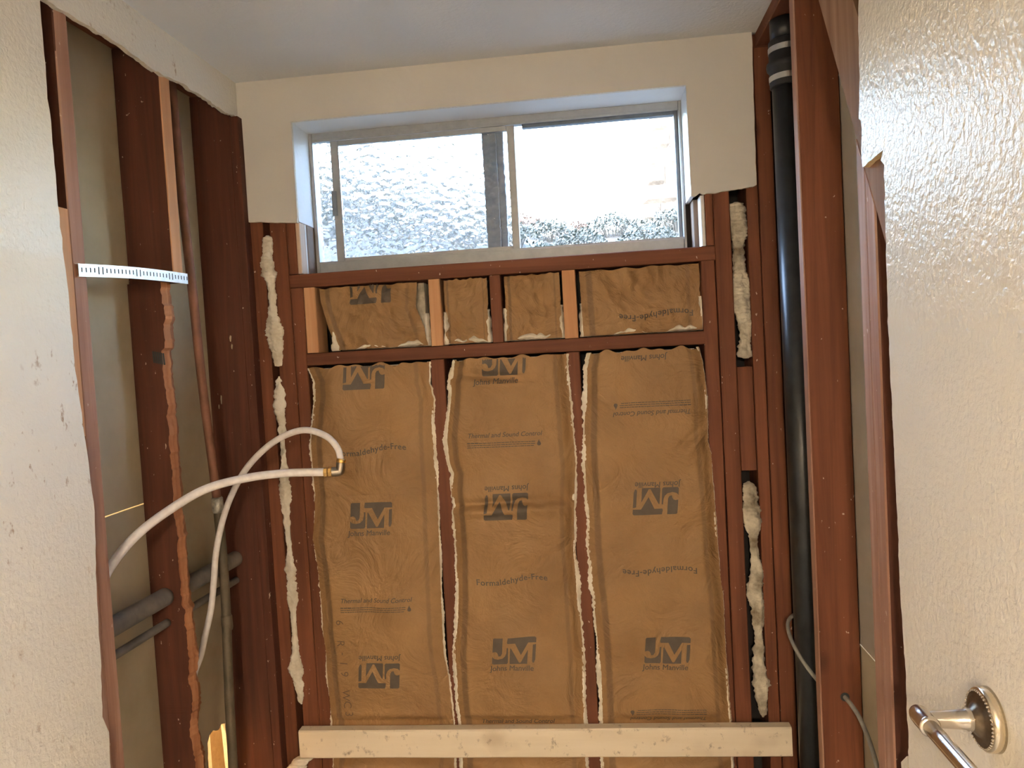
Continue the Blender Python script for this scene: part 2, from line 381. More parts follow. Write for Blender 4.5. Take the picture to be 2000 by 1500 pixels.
lumber('corner_stud', -1.196, -1.0722, 2.258, 2.298, .04, 2.40, M['dark_z'], wall_l, seed=5.0)
lumber('corner_stud_edge', -1.0724, -1.046, 2.2578, 2.298, .04, 2.331, M['dark_z'], wall_l, ch=.0008)
for k, (u, v_, L_) in enumerate(((449, 655, .020), (452, 672, .016), (431, 772, .028), (427, 790, .014))):   # old drips of paint
    p0 = PY(u, v_, 2.2565); w_ = .0045 - .0008 * k; b = MB()
    pr = [(0, 0), (w_, -.002), (w_ * .8, -L_ * .5), (w_ * .35, -L_), (-w_ * .3, -L_ * .9), (-w_ * .5, -L_ * .4)]
    b.add([(p0.x + x, 2.2565, p0.z + z) for x, z in pr] + [(p0.x + x, 2.2579, p0.z + z) for x, z in pr], [tuple(range(5, -1, -1)), tuple(range(6, 12))] + [(i, (i + 1) % 6, 6 + (i + 1) % 6, 6 + i) for i in range(6)])
    b.build('paint_drip', M['boardback'], wall_l)
lumber('top_plate', -1.196, FL, 1.46, 2.298, 2.402, 2.438, M['red_y'], wall_l, 'y')
lumber('sole_plate', -1.196, FL, 1.46, 2.298, .002, .038, M['red_y'], wall_l, 'y')
# back of the neighbouring room's board, one sheet per bay
yz = lambda X: (lambda a, b_, d: (X - d, a, b_))
board('back_board', [[(YN, .0), (1.90, .0), (1.90, 1.227), (YN, 1.227)]], yz(-1.1965), .0128, [M['boardback'], M['peach'], M['gyp']], wall_l)
board('back_board', [[(YN, 1.230), (1.90, 1.230), (1.90, ZC), (YN, ZC)]], yz(-1.1965), .0128, [M['boardback'], M['peach'], M['gyp']], wall_l)
hole = rough([(2.208, .0), (2.212, .334), (2.204, .478)], .02, .002, 2) + rough([(2.204, .478), (2.185, .486), (2.166, .478), (2.135, .492), (2.112, .488), (2.098, .470), (2.094, .400), (2.087, .30), (2.085, 0)], .012, .006, 8)
board('back_board', [[(1.903, 0), (1.903, ZC), (2.44, ZC), (2.44, 0)] + hole], yz(-1.1965), .0128, [M['boardback'], M['peach'], M['gyp']], wall_l)
b = MB(); b.box(-1.20, -1.072, 2.02, 2.10, .36, .395, 0, .004); b.build('blocking', M['dark_z'], wall_l)

# --- right wall
ed = [PXp(u, v_, XR) for u, v_ in [(1775, 1490), (1768, 1300), (1758, 1150), (1752, 1000), (1742, 800), (1735, 650), (1729, 450), (1727, 322)]]
ol = [(YN, 0), (1.30, 0)] + rough([(1.30, .0), (1.302, .5)] + [(p.y, p.z) for p in ed], .009, .0035, 2.2)
ol += rough([(1.332, 1.850), (1.317, 1.868), (1.311, 1.880), (1.318, 1.864), (1.360, 1.862), (1.418, 1.858), (1.423, 1.878)], .012, .002, 5)
ol += rough([(p.y, p.z) for p in [PXp(u, v_, XR) for u, v_ in [(1683, 250), (1681, 235), (1677, 232), (1679, 150), (1676, 60), (1677, 0)]]] + [(1.40, ZC)], .01, .003, 7) + [(YN, ZC)]
wall_r = struct(board('wall_right', [ol], lambda a, b_, d: (XR + d, a, b_), .0128, [M['wall_r'], M['greyback'], M['gyp_yellow']]))
lumber('stud', FR + .002, .584, 1.868, 1.906, .04, 2.40, M['red_z'], wall_r)
lumber('stud_facing', FR - .001, FR + .003, 1.8685, 1.9055, .05, 2.395, M['pink_z'], wall_r, wob=.0006)
# doubled stud, cut to let in the sloping brace
def cut_stud(name, y0, y1, mat, xs=(FR + .002, .584)):
    zt = lambda y: 1.902 + (y - 1.465) * 1.695 - .003
    v = []
    for X in xs:
        v += [(X, y0, .04), (X, y1, .04), (X, y1, zt(y1)), (X, y0, zt(y0))]
    return link(name, mesh(name, v, [(0, 3, 2, 1), (4, 5, 6, 7), (0, 1, 5, 4), (1, 2, 6, 5), (2, 3, 7, 6), (3, 0, 4, 7)]), mat, wall_r)
for y0, y1 in ((1.400, 1.4405), (1.4425, 1.480)):
    cut_stud('stud', y0, y1, M['dark_z'])  # dark tone painted for the shade behind the board's cut edge
    cut_stud('stud_facing', y0 + .001, y1 - .001, M['pink_z'], (FR - .002, FR + .0019))
# let-in brace: far edge runs from (1.675, 2.258) down to (1.36, 1.73)
def brace():
    d = Vector((1.0, 1.695)).normalized(); nrm = Vector((-d.y, d.x)); base = Vector((1.465, 1.902))
    v = []
    for X in (FR - .001, FR + .019):
        for s, k in ((-.42, 0), (.62, 0), (.62, .13), (-.42, .13)):
            p = base + d * s + nrm * k; v.append((X, p.x, p.y))
    me = mesh('brace', v, [(0, 3, 2, 1), (4, 5, 6, 7), (0, 1, 5, 4), (1, 2, 6, 5), (2, 3, 7, 6), (3, 0, 4, 7)])
    bm = bmesh.new(); bm.from_mesh(me)
    for co, no in (((0, 0, 2.399), (0, 0, 1)),):
        g = bmesh.ops.bisect_plane(bm, geom=list(bm.verts) + list(bm.edges) + list(bm.faces), plane_co=co, plane_no=no, clear_outer=True)
        bmesh.ops.holes_fill(bm, edges=bm.edges)
    bm.to_mesh(me); bm.free(); o_ = link('brace', me, M['brace'], wall_r)
brace()
lumber('corner_stud', .537, .584, 2.245, 2.296, .04, 2.40, M['dark_z'], wall_r)
lumber('top_plate', FR + .002, .584, 1.30, 2.298, 2.402, 2.438, M['red_y'], wall_r, 'y')
lumber('sole_plate', FR + .002, .584, 1.30, 2.298, .002, .038, M['red_y'], wall_r, 'y')
board('back_board', [[(YN, 0), (2.44, 0), (2.44, .83), (YN, .83)]], lambda a, b_, d: (.586 + d, a, b_), .0128, [M['boardback'], M['peach'], M['gyp']], wall_r)
board('back_board', [[(YN, .833), (2.44, .833), (2.44, ZC), (YN, ZC)]], lambda a, b_, d: (.586 + d, a, b_), .0128, [M['greyback'], M['peach'], M['gyp']], wall_r)
b = MB()
b.add([(.4885, 1.318, .86), (.4885, 1.352, .835), (.4885, 1.345, .80), (.4885, 1.36, .78), (.4885, 1.36, .70), (.4885, 1.31, .70),
       (.480, 1.318, .86), (.480, 1.345, .835), (.478, 1.338, .80), (.480, 1.350, .78), (.479, 1.352, .70), (.478, 1.31, .70)],
      [(0, 1, 2, 3, 4, 5), (11, 10, 9, 8, 7, 6)] + [(i, i + 6, (i + 1) % 6 + 6, (i + 1) % 6) for i in range(6)])
b.build('torn_paper', M['gyp'], wall_r)

# --- window wall: painted board left above, bare framing below
wl_, wr_, wt = -.890, .293, 2.309
ol = [(XL, 2.016)] + rough([(XL, 2.016), (-1.0, 2.013), (-.932, 2.006), (-.892, 2.003)], .012, .003, 3)[1:] + [(wl_, 2.02), (wl_, wt), (wr_, wt), (wr_, 2.03)]
ol += rough([(wr_, 2.03), (wr_, 1.992), (.303, 1.990), (.318, 2.000), (.329, 1.994), (.469, 2.006)], .008, .003, 6)[1:] + rough([(.478, 2.01), (.480, 2.2), (.482, ZC)], .03, .003, 4) + [(XL, ZC)]
wall_b = struct(board('wall_back', [ol], lambda a, b_, d: (a, YB + d, b_), .0125, [M['wall_b'], M['boardback'], M['gyp']]))
# sheathing with the window opening, and the outer building paper
board('sheathing', [[(-1.30, 0), (.72, 0), (.72, ZC), (-1.30, ZC)], [(-.8900, 1.8500), (-.8900, 2.3090), (.2930, 2.3090), (.2930, 1.8500)]], lambda a, b_, d: (a, 2.442 + d, b_), .02, [M['sheath'], M['sheath'], M['sheath']], wall_b)
for nm, (x0, x1, z0, z1) in {'reveal_head': (wl_ - .012, wr_ + .012, wt, wt + .012)}.items():
    b = MB(); b.box(x0, x1, YB + .0126, 2.4415, z0, z1); b.build(nm, M['reveal'], wall_b)
b = MB(); b.box(wl_ - .012, wl_, YB + .0126, 2.4415, 2.008, wt - .0005); b.build('reveal_side', M['reveal'], wall_b)
b = MB(); b.box(wr_, wr_ + .012, YB + .0126, 2.4415, 1.996, wt - .0005); b.build('reveal_side', M['reveal'], wall_b)
YS = 2.440
Z1 = 1.5605
for x0, x1, z0, z1, m in [
    (-1.080, -1.009, .04, 2.40, 'red_z'), (-.986, -.934, .04, 2.40, 'red_z'),
    (-.9325, -.8935, .04, 1.8045, 'red_z'),
    (-.506, -.463, .04, Z1, 'red_z'), (-.092, -.052, .04, Z1, 'red_z'),
    (.313, .3535, .04, 1.8045, 'red_z'), (.3565, .4025, .04, 2.40, 'red_z'),
    (.451, .4835, .04, 2.40, 'red_z'), (.4865, .5310, .04, 2.40, 'red_z')]:
    y1 = YS if x0 > -.9 else YS
    lumber('stud', x0, x1, FB, y1, z0, z1, M[m], wall_b)
lumber('trimmer', -.9325, -.9045, FB, YS, 1.8485, 2.40, M['red_z'], wall_b)
b = MB(); b.box(-.904, -.8905, 2.3005, 2.345, 1.849, 2.006, 0, .002); b.build('jamb_strip', M['jamb_raw'], wall_b)
b = MB(); b.box(-.904, -.8925, 2.349, 2.361, 1.849, 2.007, 0, .001); b.build('jamb_strip', M['plaster'], wall_b)
b = MB(); b.box(-.904, -.8915, 2.364, 2.440, 1.849, 2.007, 0, .002); b.build('jamb_strip', M['brownply'], wall_b)
lumber('trimmer', .3325, .3555, FB, YS, 1.8485, 2.40, M['red_z'], wall_b)
b = MB(); b.box(.320, .3315, 2.301, 2.36, 1.849, 1.994, 0, .002); b.build('jamb_strip', M['plaster'], wall_b)
b = MB(); b.box(.3065, .3315, 2.362, 2.440, 1.849, 1.994, 0, .002); b.build('jamb_strip', M['brownply'], wall_b)
lumber('sill_plate', -.933, .3555, FB, YS, 1.8055, 1.8475, M['red_x'], wall_b, 'x')
lumber('fire_block', -.933, .3525, FB + .001, YS - .02, 1.5625, 1.6015, M['red_x'], wall_b, 'x')
for x0, x1, m in [(-.892, -.856, 'tan_z'), (-.499, -.463, 'tan_z'), (-.311, -.277, 'red_z'), (-.093, -.053, 'tan_z')]:
    lumber('cripple_stud', x0, x1, FB + .002, FB + .092, 1.6025, 1.8045, M[m], wall_b)
lumber('blocking', .398 + .0055, .4495, FB + .006, FB + .09, 1.185, 1.490, M['red_z'], wall_b)
lumber('top_plate', -1.08, .53, FB, YS, 2.402, 2.438, M['red_x'], wall_b, 'x')
lumber('header', -.903, .331, FB + .001, 2.42, 2.323, 2.401, M['red_x'], wall_b, 'x')
lumber('sole_plate', -1.08, .53, FB, YS, .002, .038, M['red_x'], wall_b, 'x')

# ------------------------------------------------------------------ window: aluminium slider, right sash pushed left
win = struct(empty('window_1', (-.30, 2.45, 1.849)))
def wb(name, boxes, mat, parent=win, root=win):
    b_ = MB()
    for x in boxes: b_.box(*x, 0, .0015)
    o_ = b_.build(name, mat)
    if parent is root: settle(o_, root)
    else: o_.parent = parent; o_.matrix_parent_inverse = parent.matrix_parent_inverse.copy() if False else Matrix()
    return o_
fo = (-.8895, .2925, 1.8505, 2.3085)
wb('window_frame', [(fo[0], -.878, 2.425, 2.475, fo[2], fo[3]), (.284, fo[1], 2.425, 2.475, fo[2], fo[3]),
                    (-.8775, .2835, 2.425, 2.475, 2.288, fo[3]), (-.8775, .2835, 2.425, 2.475, fo[2], 1.891)], M['alu'])
wb('window_track', [(-.8775, .2835, 2.4245, 2.4275, 1.8915, 1.896), (-.8775, .2835, 2.447, 2.450, 1.8915, 1.896), (-.8775, .2835, 2.4245, 2.4275, 2.281, 2.2875)], M['alu'])
wb('window_frame', [(.272, .2838, 2.452, 2.475, 1.8915, 2.2875), (-.20, .2715, 2.452, 2.475, 2.276, 2.2875)], M['alu_dark'])
wb('meeting_stile', [(-.330, -.285, 2.453, 2.474, 1.8915, 2.2875), (-.2845, -.262, 2.456, 2.471, 1.8915, 2.2875)], M['alu_dark'])
wb('glass_pane', [(-.8776, -.3302, 2.461, 2.466, 1.8916, 2.2874)], M['glass'])
sash = wb('sliding_sash', [(-.821, -.795, 2.430, 2.446, 1.897, 2.2805), (-.247, -.223, 2.430, 2.446, 1.897, 2.2805),
                           (-.7945, -.2475, 2.430, 2.446, 2.266, 2.2805), (-.7945, -.2475, 2.430, 2.446, 1.897, 1.905)], M['alu'])
def sub(o_, parent, root):
    o_.parent = parent; o_.matrix_parent_inverse = Matrix.Identity(4); return o_
b = MB(); b.box(-.7947, -.2473, 2.436, 2.4405, 1.9052, 2.2658); g2 = b.build('glass_pane', M['glass'], sash)
b = MB(); b.box(-.824, -.808, 2.421, 2.4298, 2.042, 2.120, 0, .002); b.build('latch', M['alu_dark'], sash)

# ------------------------------------------------------------------ insulation batts
def poly_x(pts):
    q = sorted([(p.z, p.x) for p in pts])
    def f_(z):
        if z <= q[0][0]: return q[0][1]
        if z >= q[-1][0]: return q[-1][1]
        for (a, xa), (c_, xc) in zip(q, q[1:]):
            if a <= z <= c_: return xa + (xc - xa) * (z - a) / max(1e-6, c_ - a)
    return f_
def pts(L, Y=2.293): return [PY(u, v_, Y) for u, v_ in L]
class Batt:
    """kraft-faced batt between two studs; y(x,z) is the front of the paper"""
    def __init__(s, left, right, z0, z1, seed, bulge=.012, base=2.2955, wr=.006, creases=(), ragtop=0.0):
        s.l, s.r, s.z0, s.z1, s.seed, s.bulge, s.base, s.wr, s.cr, s.rt = left, right, z0, z1, seed, bulge, base, wr, creases, ragtop
    def y(s, x, z):
        xl, xr = s.l(z), s.r(z); u = min(1, max(0, (x - xl) / (xr - xl)))
        e = min(1, min(u, 1 - u) / .11); e = e * e * (3 - 2 * e)
        q = N(x * 5, z * 3.2, s.seed) * 1.0 + .6 * N(x * 13, z * 9, s.seed + 3) + .9 * (abs(N(x * 6 + z * 3, z * 5, s.seed + 9)) - .25)
        y = s.base - s.bulge * e - s.wr * (.35 + .65 * e) * q
        groove = math.exp(-((u - .080) / .018) ** 2) * .004 + math.exp(-((u - .902) / .018) ** 2) * .003
        y += groove
        for (cx, cz, ang, ln, dep, wid) in s.cr:
            dx, dz = x - cx, z - cz; c_, s_ = math.cos(ang), math.sin(ang)
            al, ac = dx * c_ + dz * s_, -dx * s_ + dz * c_
            k = math.exp(-(al / ln) ** 2)
            y += dep * k * math.exp(-(ac / wid) ** 2) - .8 * dep * k * math.exp(-((ac + wid * 1.8) / (wid * 1.2)) ** 2)
        k = min(max((abs(z - .389) - .052) / .03, 0), 1); k = k * k * (3 - 2 * k)
        y = max(y, 2.2947) * (1 - k) + y * k   # pressed back by the board
        return min(y, 2.2975)
    def edge(s, side, z):
        x = (s.l if side < 0 else s.r)(z)
        return x + .0016 * N(z * 60, side, s.seed) + .0012 * N(z * 170, side, s.seed)
    def paper(s, parent, name='paper_facing'):
        nx, nz = 64, max(12, int((s.z1 - s.z0) / .006)); v = []; f = []; uvs = []
        for j in range(nz + 1):
            for i in range(nx + 1):
                u = i / nx; x0 = s.l(s.z0) ; zt = s.z1 
                z = s.z0 + (s.z1 - s.z0) * j / nz
                if s.rt and j == nz: z += s.rt * N(u * 9, s.seed, 2)
                x = s.edge(-1, z) * (1 - u) + s.edge(1, z) * u
                v.append((x, s.y(x, z), z)); uvs.append((u, z))
        for j in range(nz):
            for i in range(nx):
                a = j * (nx + 1) + i; f.append((a, a + 1, a + nx + 2, a + nx + 1))
        me = mesh(name, v, f); ul = me.uv_layers.new(name='UVMap')
        li = [0] * len(me.loops); me.loops.foreach_get('vertex_index', li)
        ul.data.foreach_set('uv', [c_ for i in li for c_ in uvs[i]])
        o_ = link(name, me, M['kraft'], None, True); settle(o_, parent); s.sheet = o_; return o_
    def fleece(s, parent, side, wide=.010, z0=None, z1=None, gaps=.0):
        """ragged white fibreglass squeezed out along one edge"""
        z0 = s.z0 if z0 is None else z0; z1 = s.z1 if z1 is None else z1
        n = int((z1 - z0) / .0035); v = []; f = []; K = 7
        for j in range(n + 1):
            z = z0 + (z1 - z0) * j / n; e = s.edge(side, z)
            wd = wide * max(.12, .62 + .75 * N(z * 11, side * 3, s.seed + 20) + .42 * N(z * 75, side, s.seed + 5) + .25 * N(z * 210, 2, s.seed))
            for k in range(K):
                a = k / (K - 1)
                x = e - side * .007 + side * (.007 + wd) * a
                y = 2.2995 - .0045 * math.sin(math.pi * min(1, .25 + a * .75)) + .0016 * N(x * 130, z * 130, s.seed)
                if k == 0: y = max(y, s.y(x, z) + .001)
                v.append((x, min(y, 2.2995), z))
        for j in range(n):
            for k in range(K - 1):
                a = j * K + k; q = (a, a + 1, a + K + 1, a + K); f.append(q if side > 0 else q[::-1])
        o_ = link('fibreglass_edge', mesh('fibreglass_edge', v, f), M['fluff'], None, True); settle(o_, parent); return o_
    def body(s, parent):
        b_ = MB(); b_.box(max(s.l(s.z0), s.l(s.z1)) + .012, min(s.r(s.z0), s.r(s.z1)) - .012, 2.303, 2.436, s.z0 + .004, s.z1 - .004)
        settle(b_.build('fibreglass_core', M['fluff']), parent)

def subdiv(bm, mx):
    for _ in range(6):
        bmesh.ops.triangulate(bm, faces=list(bm.faces))
        e = [e_ for e_ in bm.edges if e_.calc_length() > mx]
        if not e: break
        bmesh.ops.subdivide_edges(bm, edges=e, cuts=1)
_tc = {}
def curve_mesh(cu, mx=.006):
    o_ = bpy.data.objects.new('tmp', cu); C.objects.link(o_)
    dg = bpy.context.evaluated_depsgraph_get(); me = bpy.data.meshes.new_from_object(o_.evaluated_get(dg))
    bpy.data.objects.remove(o_); bm = bmesh.new(); bm.from_mesh(me); bpy.data.meshes.remove(me); return bm
def text2d(txt, width, bold=.0, shear=0.0, space=1.0, wave=0.0, squash=1.0, height=None, dup=0.0):
    cu = bpy.data.curves.new('t', 'FONT'); cu.body = txt; cu.size = 1; cu.align_x = 'CENTER'; cu.align_y = 'CENTER'
    cu.offset = bold; cu.shear = shear; cu.space_character = space; cu.resolution_u = 3; cu.fill_mode = 'FRONT'
    bm = curve_mesh(cu); bpy.data.curves.remove(cu)
    bm.verts.index_update(); bm.verts.ensure_lookup_table(); nf0 = len(bm.faces)
    xs = [v_.co.x for v_ in bm.verts]; ys = [v_.co.y for v_ in bm.verts]
    k = width / (max(xs) - min(xs)) if height is None else height / .70; cx = (max(xs) + min(xs)) / 2; cy = (max(ys) + min(ys)) / 2
    for v_ in bm.verts:
        x, y = (v_.co.x - cx) * k, (v_.co.y - cy) * k * squash
        if wave: y += wave * math.sin((x / width + .0) * 2 * math.pi * 1.0) 
        v_.co = (x, y, 0)
    if dup:   # bold strokes
        for d_ in ((dup, 0), (dup * .5, dup * .6)):
            g = bmesh.ops.duplicate(bm, geom=list(bm.verts)[:len(xs)] + [e for e in bm.edges if max(q.index for q in e.verts) < len(xs)] + list(bm.faces)[:nf0])
            for q in g['geom']:
                if isinstance(q, bmesh.types.BMVert): q.co.x += d_[0]; q.co.y += d_[1]
            bm.verts.index_update(); bm.verts.ensure_lookup_table()
    return bm
LOGO = [[(6, 0), (62, 0), (62, 98), (54, 114), (40, 117), (36, 104), (29, 92), (17, 87), (0, 91), (0, 6)],
        [(0, 119), (13, 132), (38, 137), (66, 131), (82, 116), (89, 96), (90, 62), (99, 62), (101, 160), (94, 168), (8, 168), (0, 161)],
        [(94, 0), (266, 0), (275, 8), (275, 36), (224, 36), (182, 112), (142, 36), (93, 36), (90, 26)],
        [(118, 66), (172, 160), (183, 160), (225, 80), (225, 168), (114, 168), (112, 160), (112, 66)],
        [(255, 50), (275, 46), (275, 140), (268, 160), (260, 162), (255, 150)]]
def logo2d(width):
    cu = bpy.data.curves.new('l', 'CURVE'); cu.dimensions = '2D'; cu.fill_mode = 'FRONT'
    k = width / 292
    for pl in LOGO:
        sp_ = cu.splines.new('POLY'); sp_.points.add(len(pl) - 1); sp_.use_cyclic_u = True
        for p, (x, y) in zip(sp_.points, pl): p.co = ((x + (168 - y) * .10 - 146) * k, (84 - y) * k, 0, 1)
    bm = curve_mesh(cu); bpy.data.curves.remove(cu); return bm
def fine2d(width, rows=3):
    bm = bmesh.new(); rnd = random.Random(5); h = .0022
    for r_ in range(rows):
        x = -width / 2; y = -r_ * .0062
        end = width * (.42 if r_ < 2 else .40)
        while x < end:
            L = rnd.uniform(.004, .013); hh = h * (1.5 if (r_ == 0 and x < -width * .36) else 1)
            q = [bm.verts.new((px, y + py, 0)) for px, py in ((x, 0), (min(x + L, end), 0), (min(x + L, end), hh), (x, hh))]
            bm.faces.new(q); x += L + .0014
    fl = [(0, .0), (.004, .001), (.0062, .005), (.0045, .010), (.002, .013), (.001, .019), (-.002, .014), (-.0045, .009), (-.0058, .005), (-.004, .001)]
    bm.faces.new([bm.verts.new((width * .47 + x, -.012 + y, 0)) for x, y in fl]); return bm
def print_on(batt, parent, bm, u, v_, ang=0, name='lettering', mat='ink', zmax=None):
    c0 = PY(u, v_, 2.284); ca, sa = math.cos(ang), math.sin(ang)
    subdiv(bm, .009)
    for q in bm.verts:
        x, y = q.co.x, q.co.y; X, Z = c0.x + x * ca - y * sa, c0.z + x * sa + y * ca
        q.co = (X, batt.y(X, Z) - .0011, Z)
    bmesh.ops.recalc_face_normals(bm, faces=list(bm.faces))
    for f_ in bm.faces:
        if f_.normal.y > 0: f_.normal_flip()
    if zmax is not None:
        bmesh.ops.delete(bm, geom=[f_ for f_ in bm.faces if f_.calc_center_median().z > zmax], context='FACES')
    me = bpy.data.meshes.new(name); bm.to_mesh(me); bm.free()
    link(name, me, M[mat], batt.sheet)
PI = math.pi
T_FF, T_TS, T_JM = 'Formaldehyde-Free', 'Thermal and Sound Control', 'Johns Manville'
def p_logo(bt, o_, u, v_, inv=False, w_=.139, **k): print_on(bt, o_, logo2d(w_), u, v_, PI if inv else 0, 'logo', **k)
def p_name(bt, o_, u, v_, inv=False, **k): print_on(bt, o_, text2d(T_JM, .134, 0, .12, .98, dup=.0007), u, v_, PI if inv else 0, **k)
def p_ff(bt, o_, u, v_, inv=False, **k): print_on(bt, o_, text2d(T_FF, .215, 0, 0, 1.08, .0065, dup=.0010), u, v_, PI if inv else .04, **k)
def p_ts(bt, o_, u, v_, inv=False, **k): print_on(bt, o_, text2d(T_TS, .224, 0, .25, 1.0, dup=.0006), u, v_, PI if inv else .0, **k)
def p_fine(bt, o_, u, v_, inv=False, **k): print_on(bt, o_, fine2d(.224), u, v_, PI if inv else .0, 'small_print', **k)

E1L = [(602, 718), (614, 744), (616, 773), (612, 800), (607, 865), (612, 935), (616, 970), (616, 1005), (612, 1050), (620, 1092), (624, 1122), (630, 1192), (632, 1237), (638, 1276), (641, 1332), (648, 1402), (653, 1500)]
E1R = [(838, 705), (838, 746), (847, 780), (846, 830), (850, 892), (855, 980), (859, 1080), (863, 1192), (867, 1276), (876, 1318), (886, 1413), (888, 1500)]
E2L = [(889, 690), (880, 740), (877, 780), (869, 859), (874, 905), (883, 925), (881, 956), (885, 988), (889, 1041), (892, 1088), (891, 1206), (886, 1281), (891, 1348), (897, 1414), (900, 1500)]
E2R = [(1106, 690), (1108, 730), (1113, 780), (1119, 843), (1124, 906), (1122, 963), (1121, 1000), (1122, 1063), (1128, 1126), (1133, 1206), (1140, 1285), (1141, 1363), (1144, 1414), (1147, 1500)]
E3L = [(1150, 690), (1143, 720), (1143, 780), (1141, 874), (1146, 969), (1149, 1063), (1156, 1142), (1159, 1160), (1166, 1237), (1171, 1316), (1174, 1414), (1177, 1500)]
E3R = [(1365, 680), (1372, 705), (1376, 732), (1382, 780), (1382, 859), (1390, 890), (1392, 937), (1399, 1016), (1403, 1079), (1409, 1142), (1412, 1159), (1417, 1269), (1426, 1379), (1429, 1414), (1433, 1500)]
G = 'kraft-faced insulation batts between the window wall studs'
def batt_thing(label, x, z): return tag(empty('insulation_batt', (x, 2.30, z)), label, 'insulation', G)
z = lambda u, v_: PY(u, v_, 2.29).z

# batt 1, upper length
b1 = Batt(poly_x(pts(E1L)), poly_x(pts(E1R)), 1.140, 1.556, 11, .018, 2.2955, .010,
          [(PY(685, 955).x, PY(685, 955).z, -.55, .06, .011, .011), (PY(640, 760).x, 1.48, 1.5, .05, .005, .012)], .012)
o1 = batt_thing('short upper length of brown paper insulation tucked behind a lower batt, behind the brass elbow', -.70, 1.14)
b1.paper(o1); b1.fleece(o1, -1, .011); b1.fleece(o1, 1, .007); b1.body(o1)
p_logo(b1, o1, 711, 735, True, zmax=1.553); p_ff(b1, o1, 727, 880)
# batt 1, lower length, lapped over the upper one
b2 = Batt(poly_x(pts(E1L)), poly_x(pts(E1R)), .05, 1.158, 23, .018, 2.2880, .009, [(PY(760, 1160).x, PY(760, 1160).z, .4, .08, .003, .012)], .004)
o2 = batt_thing('long brown paper insulation batt stamped R-19 beside its left edge', -.70, .05)
b2.paper(o2); b2.fleece(o2, -1, .010, z1=1.11); b2.fleece(o2, 1, .006); 
b_ = MB(); b_.box(-.85, -.55, 2.3035, 2.436, .055, 1.128); settle(b_.build('fibreglass_core', M['fluff']), o2)
p_logo(b2, o2, 727, 1005); p_name(b2, o2, 722, 1041)
p_ts(b2, o2, 738, 1169); p_fine(b2, o2, 737, 1184)
p_name(b2, o2, 745, 1280, True); p_logo(b2, o2, 743, 1316, True)
for ch_, u, v_ in (('6', 666, 1213), ('R', 668, 1254), ('-', 670, 1274), ('1', 673, 1293), ('9', 675, 1313), ('W', 677, 1355), ('C', 680, 1374), ('3', 683, 1392)):
    print_on(b2, o2, text2d(ch_, 1, -.004, 0, 1, 0, 1.0, .025), u + 1, v_, -PI / 2 - .07, 'stamped_character', 'ink_red')
# batt 2
b3 = Batt(poly_x(pts(E2L)), poly_x(pts(E2R)), .05, 1.557, 37, .022, 2.2955, .011,
          [(PY(1000, 978).x, PY(1000, 978).z, .02, .22, .016, .013), (PY(960, 735).x, PY(960, 735).z, -.1, .12, .012, .012), (PY(1060, 1090).x, PY(1060, 1090).z, .5, .05, .004, .010)], .012)
o3 = batt_thing('middle brown paper insulation batt with a deep fold crossing an upside-down logo', -.28, .05)
b3.paper(o3); b3.fleece(o3, -1, .010); b3.fleece(o3, 1, .009); b3.body(o3)
p_logo(b3, o3, 985, 707, zmax=1.552); p_name(b3, o3, 968, 746); p_ts(b3, o3, 987, 848); p_fine(b3, o3, 985, 864)
p_name(b3, o3, 991, 951, True); p_logo(b3, o3, 989, 988, True); p_ff(b3, o3, 1000, 1133)
p_logo(b3, o3, 1005, 1268); p_name(b3, o3, 1000, 1303); p_ts(b3, o3, 1012, 1411); p_fine(b3, o3, 1010, 1428)
# batt 3
b4 = Batt(poly_x(pts(E3L)), poly_x(pts(E3R)), .05, 1.556, 51, .020, 2.2955, .010,
          [(PY(1340, 860).x, PY(1340, 860).z, .8, .06, .010, .012), (PY(1330, 1000).x, PY(1330, 1000).z, .9, .06, .009, .012)], .016)
o4 = batt_thing('brown paper insulation batt with an upside-down logo above an upright one, nearest the black pipe', .13, .05)
b4.paper(o4); b4.fleece(o4, -1, .011); b4.fleece(o4, 1, .003); b4.body(o4)
p_name(b4, o4, 1258, 697, True); p_fine(b4, o4, 1273, 792, True); p_ts(b4, o4, 1272, 806, True)
p_name(b4, o4, 1285, 944, True); p_logo(b4, o4, 1280, 978, True); p_ff(b4, o4, 1288, 1112, True)
p_logo(b4, o4, 1303, 1268); p_name(b4, o4, 1298, 1303); p_fine(b4, o4, 1305, 1392, True); p_ts(b4, o4, 1305, 1405, True)
